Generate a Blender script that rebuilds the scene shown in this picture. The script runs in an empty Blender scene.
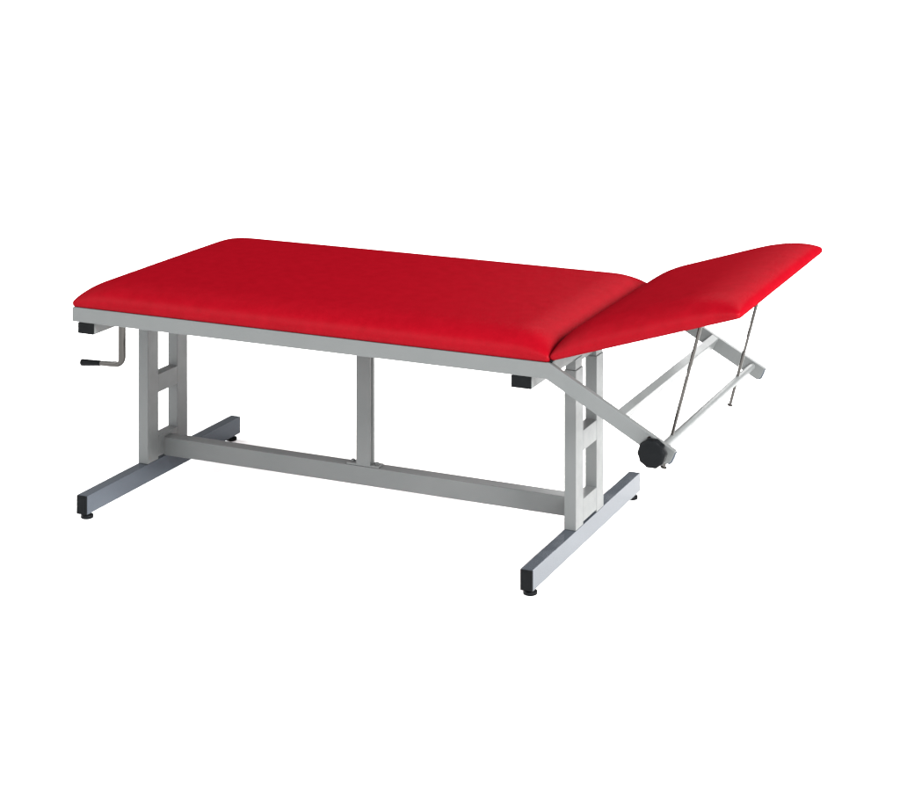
import bpy, bmesh, math, random
from mathutils import Vector, Matrix
random.seed(4)
scene = bpy.context.scene
col = scene.collection

# ------------------------------------------------------------ dimensions (metres)
W = 1.0                       # width over the side rails
ZB, ZT, L, T = .6455, .6928, 1.661, .020     # side rail bottom / top, length, thickness
ANG, SA = .5017, .4328        # drooping support arm: angle and length
FW, FZ0, FZ1 = .0388, .020, .0813
FY0, FY1 = .0016, 1.0006
XL, XR = .0164, 1.570
PY = (.3683, .4363, .5593, .6269)
H1, H2, H3, PTOP = .3744, .3109, .161, .576
SY0, SY1, SZ0, SZ1 = .4735, .5266, .0844, .1469
HX, HZ, HA = 1.668, .697, math.radians(17.8)  # head section hinge and tilt
BARX, BARZ = 1.998, .488

# ------------------------------------------------------------ materials
def new_mat(name):
    m = bpy.data.materials.new(name); m.use_nodes = True
    nt = m.node_tree
    return m, nt, nt.nodes['Principled BSDF']

def add_noise(nt, scale, detail=4, rough=.6):
    tc = nt.nodes.new('ShaderNodeTexCoord'); n = nt.nodes.new('ShaderNodeTexNoise')
    n.inputs['Scale'].default_value = scale; n.inputs['Detail'].default_value = detail
    n.inputs['Roughness'].default_value = rough
    nt.links.new(tc.outputs['Object'], n.inputs['Vector'])
    return n

def add_bump(nt, bsdf, src, strength, dist, prev=None):
    b = nt.nodes.new('ShaderNodeBump')
    b.inputs['Strength'].default_value = strength; b.inputs['Distance'].default_value = dist
    nt.links.new(src, b.inputs['Height'])
    if prev: nt.links.new(prev.outputs['Normal'], b.inputs['Normal'])
    nt.links.new(b.outputs['Normal'], bsdf.inputs['Normal'])
    return b

def var_color(nt, bsdf, c1, c2, scale, detail=5):
    n = add_noise(nt, scale, detail); r = nt.nodes.new('ShaderNodeValToRGB')
    r.color_ramp.elements[0].position = .3; r.color_ramp.elements[1].position = .7
    r.color_ramp.elements[0].color = (*c1, 1); r.color_ramp.elements[1].color = (*c2, 1)
    nt.links.new(n.outputs['Fac'], r.inputs['Fac']); nt.links.new(r.outputs['Color'], bsdf.inputs['Base Color'])
    return n

def var_rough(nt, bsdf, lo, hi, scale):
    n = add_noise(nt, scale, 4); m = nt.nodes.new('ShaderNodeMapRange')
    m.inputs['From Min'].default_value = .3; m.inputs['From Max'].default_value = .7
    m.inputs['To Min'].default_value = lo; m.inputs['To Max'].default_value = hi
    nt.links.new(n.outputs['Fac'], m.inputs['Value']); nt.links.new(m.outputs['Result'], bsdf.inputs['Roughness'])

VINYL, nt, b = new_mat('red_vinyl')
var_color(nt, b, (.092, .0007, .0026), (.106, .0010, .0034), 26, 8)
var_rough(nt, b, .40, .50, 14)
b.inputs['Specular IOR Level'].default_value = 0
gl = nt.nodes.new('ShaderNodeBsdfGlossy'); gl.inputs['Roughness'].default_value = .33
mx = nt.nodes.new('ShaderNodeMixShader'); mx.inputs['Fac'].default_value = .0032
nt.links.new(b.outputs[0], mx.inputs[1]); nt.links.new(gl.outputs[0], mx.inputs[2])
nt.links.new(mx.outputs[0], nt.nodes['Material Output'].inputs['Surface'])
g = add_noise(nt, 300, 3); v = nt.nodes.new('ShaderNodeTexVoronoi'); v.inputs['Scale'].default_value = 380
nt.links.new(nt.nodes['Texture Coordinate'].outputs['Object'], v.inputs['Vector'])
b1 = add_bump(nt, b, v.outputs['Distance'], .22, .0012)
b2 = add_bump(nt, b, g.outputs['Fac'], .22, .0014, b1)
w_ = add_noise(nt, 7, 3); b3 = add_bump(nt, b, w_.outputs['Fac'], .10, .006, b2)
nt.links.new(b3.outputs['Normal'], gl.inputs['Normal'])

PAINT, nt, b = new_mat('grey_powder_coat')
var_color(nt, b, (.0555, .0595, .0600), (.0605, .0635, .0640), 6)
var_rough(nt, b, .36, .46, 20)
b.inputs['Specular IOR Level'].default_value = .18
n = add_noise(nt, 600, 2); add_bump(nt, b, n.outputs['Fac'], .10, .0004)

SATIN, nt, b = new_mat('satin_chromed_steel')
b.inputs['Metallic'].default_value = .5
var_color(nt, b, (.037, .0435, .053), (.041, .048, .058), 5)
b.inputs['Specular IOR Level'].default_value = .05
var_rough(nt, b, .07, .15, 12)

CHROME, nt, b = new_mat('polished_chrome')
b.inputs['Metallic'].default_value = 1
b.inputs['Base Color'].default_value = (.045, .043, .041, 1)
var_rough(nt, b, .05, .10, 30)

BLACK, nt, b = new_mat('black_plastic')
var_color(nt, b, (.0022, .0026, .0030), (.0032, .0036, .0040), 40)
b.inputs['Roughness'].default_value = .42
b.inputs['Specular IOR Level'].default_value = .03

BOARD, nt, b = new_mat('dark_board')
var_color(nt, b, (.05, .05, .05), (.06, .058, .055), 20)
b.inputs['Roughness'].default_value = .8

FLOOR, nt, b = new_mat('white_studio_floor')
var_color(nt, b, (.90, .90, .90), (.92, .92, .92), 3)
b.inputs['Roughness'].default_value = .9
b.inputs['Specular IOR Level'].default_value = .05

# ------------------------------------------------------------ mesh helpers
def finish(name, bm, mat, parent=None, bevel=0, smooth=False, seg=2):
    bmesh.ops.recalc_face_normals(bm, faces=bm.faces)
    if bevel:
        es = [e for e in bm.edges if len(e.link_faces) == 2 and e.calc_face_angle(0) > .6]
        bmesh.ops.bevel(bm, geom=es, offset=bevel, segments=seg, profile=.5, affect='EDGES', clamp_overlap=True)
    me = bpy.data.meshes.new(name); bm.to_mesh(me); bm.free()
    me.materials.append(mat)
    if smooth or bevel:
        for p in me.polygons: p.use_smooth = True
        try: me.set_sharp_from_angle(angle=math.radians(38))
        except Exception: pass
    o = bpy.data.objects.new(name, me); col.objects.link(o)
    if parent: o.parent = parent
    if bevel:
        wn = o.modifiers.new('weighted_normal', 'WEIGHTED_NORMAL'); wn.keep_sharp = True; wn.weight = 80
    return o

def box(bm, x0, x1, y0, y1, z0, z1):
    vs = [bm.verts.new(p) for p in ((x0,y0,z0),(x1,y0,z0),(x1,y1,z0),(x0,y1,z0),(x0,y0,z1),(x1,y0,z1),(x1,y1,z1),(x0,y1,z1))]
    for f in ((0,3,2,1),(4,5,6,7),(0,1,5,4),(1,2,6,5),(2,3,7,6),(3,0,4,7)): bm.faces.new([vs[i] for i in f])

def prism_y(bm, pts, y0, y1):
    """closed outline in XZ pushed from y0 to y1"""
    a = [bm.verts.new((x, y0, z)) for x, z in pts]; b = [bm.verts.new((x, y1, z)) for x, z in pts]
    n = len(pts)
    for i in range(n): bm.faces.new((a[i], a[(i+1) % n], b[(i+1) % n], b[i]))
    bm.faces.new(a[::-1]); bm.faces.new(b)

def tube(bm, path, r, seg=20, radii=None, cap=True):
    path = [Vector(p) for p in path]; rings = []
    up = Vector((0, 1, 0))
    for i, p in enumerate(path):
        t = (path[min(i+1, len(path)-1)] - path[max(i-1, 0)]).normalized()
        u = up if abs(t.dot(up)) < .9 else Vector((1, 0, 0))
        a = t.cross(u).normalized(); c = t.cross(a).normalized()
        rr = radii[i] if radii else r
        rings.append([bm.verts.new(p + (a*math.cos(q) + c*math.sin(q))*rr) for q in [2*math.pi*k/seg for k in range(seg)]])
    for A, B in zip(rings, rings[1:]):
        for k in range(seg): bm.faces.new((A[k], A[(k+1) % seg], B[(k+1) % seg], B[k]))
    if cap: bm.faces.new(rings[0][::-1]); bm.faces.new(rings[-1])

def disc(bm, c, axis, prof, seg=32):
    """lathe: prof = [(height along axis, radius)...]"""
    axis = Vector(axis).normalized(); c = Vector(c)
    tube(bm, [c + axis*h for h, _ in prof], 0, seg, [r for _, r in prof])

# ------------------------------------------------------------ the couch
couch = bpy.data.objects.new('examination_couch', None); col.objects.link(couch)
couch.empty_display_size = .1
couch['label'] = 'red vinyl examination couch with raised headrest on grey steel frame with two feet'
couch['category'] = 'examination couch'
P = couch
ca, sa = math.cos(ANG), math.sin(ANG)
H = ZT - ZB

# side rails, each with its drooping arm as one welded piece
def rail_outline():
    k = H*math.tan(ANG/2)
    A = lambda s, o: (L + s*ca - o*sa, ZT - s*sa - o*ca)
    pts = [(0, ZB), (L - k, ZB), A(SA - .004, H)]
    pts += [A(SA + .003, H*.72), A(SA + .002, H*.35), A(SA, 0), (L, ZT), (0, ZT)]
    return pts
for y0, y1 in ((0, T), (W - T, W)):
    bm = bmesh.new(); prism_y(bm, rail_outline(), y0, y1)
    rail = finish('side_rail', bm, PAINT, P, .0028)
    bm = bmesh.new()
    A = lambda s, o: (L + s*ca - o*sa, ZT - s*sa - o*ca)
    prism_y(bm, [A(SA - .002, H*.93), A(SA + .0035, H*.90), A(SA + .0072, H*.70), A(SA + .0062, H*.35), A(SA + .0035, H*.07), A(SA - .002, H*.05)], y0 + .0015, y1 - .0015)
    finish('end_plug', bm, SATIN, rail, .001)

# bars between the rails
for x0, x1, z0 in ((.0, .022, ZB + .004), (L - .026, L - .004, ZB + .010)):
    bm = bmesh.new(); box(bm, x0 + .0012, x1, T - .0005, W - T + .0005, z0, ZT - .0015)
    finish('end_bar', bm, PAINT, P, .002)
bm = bmesh.new(); box(bm, .80, .86, T - .0005, W - T + .0005, ZB + .008, ZT - .0025)
finish('middle_bar', bm, PAINT, P, .002)

# cross tubes under the frame, black plugs at both ends
for x0, x1 in ((.0208, .0828), (1.5405, 1.6045)):
    z0, z1 = .6085, ZB - .0005
    bm = bmesh.new(); box(bm, x0, x1, .007, W - .007, z0, z1)
    t = finish('cross_tube', bm, PAINT, P, .0025)
    for y0, y1 in ((.0015, .0068), (W - .0068, W - .0015)):
        bm = bmesh.new(); box(bm, x0 + .0004, x1 - .0004, y0, y1, z0 + .0004, z1 - .0004)
        finish('end_cap', bm, BLACK, t, .0018)

# ladder uprights
for X in (XL, XR):
    bm = bmesh.new()
    box(bm, X, X + FW, PY[0], PY[1], FZ1 + .0004, PTOP)
    box(bm, X, X + FW, PY[2], PY[3], FZ1 + .0004, PTOP)
    for z0, z1 in ((FZ1 + .0085, H3), (H2, H1)):
        box(bm, X + .0003, X + FW - .0003, PY[1] - .001, PY[2] + .001, z0, z1)
    up = finish('upright', bm, PAINT, P, .0022)
    for a, b_ in ((PY[0], PY[1]), (PY[2], PY[3])):
        bm = bmesh.new(); box(bm, X + .0028, X + FW - .0028, a + .0035, b_ - .0035, PTOP - .03, .6088)
        finish('inner_tube', bm, PAINT, up, .0015)
    # thin weld rim/collar plate between the two inner tubes
    bm = bmesh.new(); box(bm, X + .012, X + FW - .012, PY[1] - .010, PY[2] + .010, .588, .6088)
    finish('collar_strap', bm, PAINT, up, .001)

# feet
for X in (XL, XR):
    bm = bmesh.new(); box(bm, X, X + FW, FY0 + .005, FY1 - .005, FZ0, FZ1)
    ft = finish('base_foot', bm, SATIN, P, .0012)
    for y0, y1 in ((FY0, FY0 + .0046), (FY1 - .0046, FY1)):
        bm = bmesh.new(); box(bm, X + .0003, X + FW - .0008, y0, y1, FZ0 + .0002, FZ1 - .0006)
        e = -.0009 if y0 < .5 else .0009
        box(bm, X + .0052, X + FW - .0052, y0 + min(e, 0), y1 + max(e, 0), FZ0 + .006, FZ1 - .0062)
        finish('end_cap', bm, BLACK, ft, .0008)
    for y in (.034, W - .034):
        bm = bmesh.new(); disc(bm, (X + FW/2, y, 0), (0, 0, 1), [(0, .0175), (.0015, .0205), (.008, .0215), (.0115, .020), (.0125, .010), (.0205, .0095)])
        finish('levelling_glide', bm, BLACK, ft, 0, True)

# stretcher and centre post
bm = bmesh.new(); box(bm, XL + FW - .0015, XR + .0015, SY0, SY1, SZ0, SZ1)
finish('stretcher', bm, PAINT, P, .0028)
bm = bmesh.new()
CX0, CX1 = .7985, .8495
box(bm, CX0, CX1, SY0 + .0005, SY0 + .0135, SZ1 + .001, ZB + .012)
box(bm, CX0 - .0005, CX1 + .003, SY0 + .0155, SY0 + .031, SZ1 + .006, ZB + .012)
box(bm, CX0 - .0025, CX1 - .006, SY0 + .0128, SY0 + .0162, SZ1 + .006, ZB + .012)
post = finish('centre_post', bm, PAINT, P, .0016)
bm = bmesh.new(); box(bm, CX0 - .036, CX1 + .032, SY0 + .0018, SY0 + .040, SZ1 + .0003, SZ1 + .0065)
plate = finish('mounting_plate', bm, PAINT, post, .001)
for x in (CX0 - .021, CX1 + .017):
    bm = bmesh.new(); disc(bm, (x, SY0 + .021, SZ1 + .0065), (0, 0, 1), [(0, .009), (.002, .009), (.0022, .0075), (.0065, .007), (.008, .004)], 6)
    finish('bolt', bm, PAINT, plate)

# brace between the two arms, tilted with them
A3 = lambda s, o: (L + s*ca - o*sa, ZT - s*sa - o*ca)
bm = bmesh.new(); s0, s1 = .2335, .2585
prism_y(bm, [A3(s0, H - .001), A3(s1, H - .001), A3(s1, .0012), A3(s0, .0012)], T - .0006, W - T + .0006)
finish('arm_brace', bm, PAINT, P, .0025)

# clamp bar, knob, lifting rods
bm = bmesh.new(); tube(bm, [(BARX, T - .001, BARZ), (BARX, W - T + .001, BARZ)], .0108, 24)
finish('clamp_bar', bm, PAINT, P, 0, True)
bm = bmesh.new()
kc = Vector((BARX - .011, 0, BARZ - .002)); N = 96; rings = []
for y, r, lob in ((-.018, .020, 0), (-.024, .030, .3), (-.029, .0400, 1), (-.034, .0418, 1), (-.050, .0418, 1), (-.0555, .0402, 1), (-.0580, .0360, .6), (-.0585, .030, .1)):
    rings.append([bm.verts.new(kc + Vector((math.cos(q)*(r - lob*.0022*(.5 - .5*math.cos(q*10))**.7*1.0), y, math.sin(q)*(r - lob*.0022*(.5 - .5*math.cos(q*10))**.7)))) for q in [2*math.pi*k/N for k in range(N)]])
for A_, B_ in zip(rings, rings[1:]):
    for k in range(N): bm.faces.new((A_[k], A_[(k+1) % N], B_[(k+1) % N], B_[k]))
bm.faces.new(rings[0]); bm.faces.new(rings[-1][::-1])
knob = finish('clamp_knob', bm, BLACK, P, 0, True)
bm = bmesh.new(); disc(bm, kc + Vector((0, .0003, 0)), (0, -1, 0), [(0, .0125), (.019, .0125)], 20)
finish('threaded_stem', bm, CHROME, knob, 0, True)
bm = bmesh.new(); disc(bm, (1.965, -.0002, .5140), (0, -1, 0), [(0, .0055), (.006, .0055), (.008, .0040)], 12)
finish('stop_screw', bm, CHROME, P, 0, True)

for y in (.10, .80):
    slope = .2633
    zt_ = HZ + (2.083 - HX)*math.tan(HA) + .004
    xb, zb = 1.9745, .404
    xt = xb + (zt_ - zb)*slope
    bm = bmesh.new(); tube(bm, [(xb, y, zb), (xt, y, zt_)], .0053, 16)
    rod = finish('support_rod', bm, CHROME, P, 0, True)
    ax = Vector((slope, 0, 1)).normalized()
    bm = bmesh.new(); disc(bm, Vector((xb, y, zb)) - ax*.003, ax, [(0, .0075), (.0015, .0098), (.005, .0098), (.0062, .007)], 20)
    finish('stop_nut', bm, CHROME, rod, 0, True)
    c = Vector((xb + (BARZ - zb)*slope, y, BARZ))
    bm = bmesh.new(); disc(bm, c - ax*.0135, ax, [(0, .0068), (.027, .0068)], 16)
    finish('rod_bush', bm, PAINT, rod, 0, True)

# crank handle
bm = bmesh.new(); cy = .2
path = [(.0615, cy, .6089), (.0615, cy, .492)]
R_ = .027
for k in range(1, 9):
    q = math.pi/2*k/8
    path.append((.0615 - R_*(1 - math.cos(q)), cy, .490 - R_*math.sin(q)))
path += [(.02, cy, .4612), (-.028, cy, .4590)]
tube(bm, path, .0088, 20, [.0132, .0132] + [.0130 - .00038*k for k in range(1, 9)] + [.0094, .0082])
crank = finish('crank_handle', bm, CHROME, P, 0, True)
bm = bmesh.new(); tube(bm, [(-.022, cy, .4594), (-.024, cy, .4593), (-.040, cy, .4582), (-.080, cy, .4553), (-.099, cy, .454), (-.1015, cy, .4538)], 0, 20, [.0078, .0090, .0096, .0114, .0118, .0095])
finish('grip', bm, BLACK, crank, 0, True)

# hinge hardware at the joint of the two cushions
for y in (.012, W - .012):
    bm = bmesh.new(); tube(bm, [(L + .0045, y - .006, ZT + .004), (L + .0045, y + .010, ZT + .004)], .0045, 16)
    finish('hinge_pin', bm, BLACK, P, 0, True)

# ------------------------------------------------------------ cushions
def axis_samples(length, D0, D1, n=20, mid=24):
    a = [D0*(k/n)**1.9 for k in range(n)]
    m = [D0 + (length - D0 - D1)*k/mid for k in range(mid)]
    b = [length - D1*(k/n)**1.9 for k in range(n, -1, -1)]
    return a + m + b

def prof(d, D, n):
    t = max(0., 1 - d/D) if D else 0
    return (1 - t**n)**(1/n)

def cushion(name, Lx, Wy, hc, Dl, Dr, Df, Db, lip, corner, parent, exps=(2.2, 2.2, 2.2, 2.2), crown=.006):
    xs = axis_samples(Lx, Dl, Dr); ys = axis_samples(Wy, Df, Db)
    bm = bmesh.new(); grid = []
    rl, rr, = corner
    for j, y in enumerate(ys):
        row = []
        for i, x in enumerate(xs):
            h = hc*prof(x, Dl, exps[0])*prof(Lx - x, Dr, exps[1])*prof(y, Df, exps[2])*prof(Wy - y, Db, exps[3])
            h += crown*math.sin(math.pi*x/Lx)**.7*math.sin(math.pi*y/Wy)
            px, py = x, y
            r = rl if x < Lx/2 else rr
            dx = min(x, Lx - x); dy = min(y, Wy - y)
            if dx < r and dy < r:
                a, b_ = r - dx, r - dy
                m = max(a, b_)/math.hypot(a, b_)
                ndx, ndy = r - a*m, r - b_*m
                px = ndx if x < Lx/2 else Lx - ndx
                py = ndy if y < Wy/2 else Wy - ndy
            row.append(bm.verts.new((px, py, lip + h)))
        grid.append(row)
    nx, ny = len(xs), len(ys)
    for j in range(ny - 1):
        for i in range(nx - 1):
            bm.faces.new((grid[j][i], grid[j][i+1], grid[j+1][i+1], grid[j+1][i]))
    loop = [grid[0][i] for i in range(nx)] + [grid[j][nx-1] for j in range(1, ny)] + [grid[ny-1][i] for i in range(nx-2, -1, -1)] + [grid[j][0] for j in range(ny-2, 0, -1)]
    cx, cy_ = Lx/2, Wy/2
    prev = loop
    for z, ins in ((lip*.55, .0004), (lip*.2, .0022), (0, .006)):
        cur = []
        for v in loop:
            kx = (Lx/2 - ins)/(Lx/2); ky = (Wy/2 - ins)/(Wy/2)
            cur.append(bm.verts.new((cx + (v.co.x - cx)*kx, cy_ + (v.co.y - cy_)*ky, z)))
        for k in range(len(loop)):
            k2 = (k + 1) % len(loop)
            bm.faces.new((prev[k2], prev[k], cur[k], cur[k2]))
        prev = cur
    bm.faces.new(prev)
    return finish(name, bm, VINYL, parent, 0, True)

m = cushion('mattress', L + .002, W + .004, .064, .15, .13, .145, .15, .013, (.009, .010), P, exps=(2.2, 2.1, 2.5, 2.2))
m.location = (-.001, -.002, ZT + .0006)
h = cushion('headrest', .594, W + .004, .062, .16, .185, .15, .14, .013, (.010, .013), P, exps=(2.0, 2.1, 2.3, 2.4), crown=.001)
h.location = (HX - .0025, -.002, HZ + .0012); h.rotation_euler = (0, -HA, 0)
bm = bmesh.new(); box(bm, .06, .54, .12, W - .12, -.009, -.0008)
hb = finish('headrest_board', bm, BOARD, P, .001); hb.location = h.location; hb.rotation_euler = h.rotation_euler

# ------------------------------------------------------------ floor (the white sweep it stands on)
bm = bmesh.new(); S = 300
vs = [bm.verts.new(p) for p in ((-S, -S, 0), (S, -S, 0), (S, S, 0), (-S, S, 0))]; bm.faces.new(vs)
fl = finish('floor', bm, FLOOR); fl['kind'] = 'structure'

# ------------------------------------------------------------ studio light
world = bpy.data.worlds.new('World'); scene.world = world; world.use_nodes = True
nt = world.node_tree; bg = nt.nodes['Background']
tc = nt.nodes.new('ShaderNodeTexCoord'); sep = nt.nodes.new('ShaderNodeSeparateXYZ')
nt.links.new(tc.outputs['Generated'], sep.inputs[0])
ramp = nt.nodes.new('ShaderNodeValToRGB')      # brightness by height: low band added to whiten floor under couch, zenith dimmed
nt.links.new(sep.outputs['Z'], ramp.inputs['Fac'])
el = ramp.color_ramp.elements
RING, TOP, LOW = 5.3, .15, 2.6
SC = 6.0
el[0].position = 0; el[0].color = (LOW/SC,)*3 + (1,)
el[1].position = 1; el[1].color = (TOP/SC,)*3 + (1,)
for pos, val in ((.12, RING*.75), (.30, RING), (.62, RING), (.80, TOP)):
    e = el.new(pos); e.color = (val/SC,)*3 + (1,)
# darker end of the studio, away from the camera
ymap = nt.nodes.new('ShaderNodeMapRange'); ymap.interpolation_type = 'SMOOTHSTEP'
dot = nt.nodes.new('ShaderNodeVectorMath'); dot.operation = 'DOT_PRODUCT'; dot.inputs[1].default_value = (-.45, -.89, 0)
nt.links.new(tc.outputs['Generated'], dot.inputs[0])
nt.links.new(dot.outputs['Value'], ymap.inputs['Value'])
ymap.inputs['From Min'].default_value = -.55; ymap.inputs['From Max'].default_value = .3
ymap.inputs['To Min'].default_value = .05; ymap.inputs['To Max'].default_value = 1
mul = nt.nodes.new('ShaderNodeMath'); mul.operation = 'MULTIPLY'; mul.inputs[1].default_value = SC
nt.links.new(ymap.outputs['Result'], mul.inputs[0])
nt.links.new(ramp.outputs['Color'], bg.inputs['Color']); nt.links.new(mul.outputs[0], bg.inputs['Strength'])

def area(name, loc, target, sx, sy, power, color=(1, 1, 1)):
    ld = bpy.data.lights.new(name, 'AREA'); ld.shape = 'RECTANGLE'; ld.size = sx; ld.size_y = sy
    ld.energy = power; ld.color = color
    o = bpy.data.objects.new(name, ld); col.objects.link(o)
    o.location = loc
    o.rotation_euler = (Vector(target) - Vector(loc)).to_track_quat('-Z', 'Y').to_euler()
    return o
area('key_softbox', (10.1, -2.6, 5.6), (1.0, .5, .5), 4.2, 3.0, 6600, (1, .99, .97))
area('back_softbox', (1.4, 7.2, 4.3), (1.6, .5, .5), 5.0, 2.4, 560)
area('floor_shadow_fill', (-4.2, .9, .55), (.8, .5, .1), 3.2, .7, 800)  # unseen low lamp, added to wash out the couch's shadow on the floor

# ------------------------------------------------------------ camera (level, with lens shift)
cd = bpy.data.cameras.new('camera'); cam = bpy.data.objects.new('camera', cd); col.objects.link(cam)
cam.location = (3.6751, -5.2823, 2.1644); cam.rotation_euler = (math.pi/2, 0, .4371)
cd.sensor_fit = 'HORIZONTAL'; cd.sensor_width = 36; cd.lens = 1944.094/900*36
cd.shift_x = (450 - 407.267)/900; cd.shift_y = (-144.262 - 396)/900
cd.clip_start = .05; cd.clip_end = 2000
scene.camera = cam

scene.view_settings.view_transform = 'Standard'; scene.view_settings.look = 'None'
scene.view_settings.exposure = 0; scene.view_settings.gamma = 1
scene.cycles.max_bounces = 10; scene.cycles.diffuse_bounces = 5
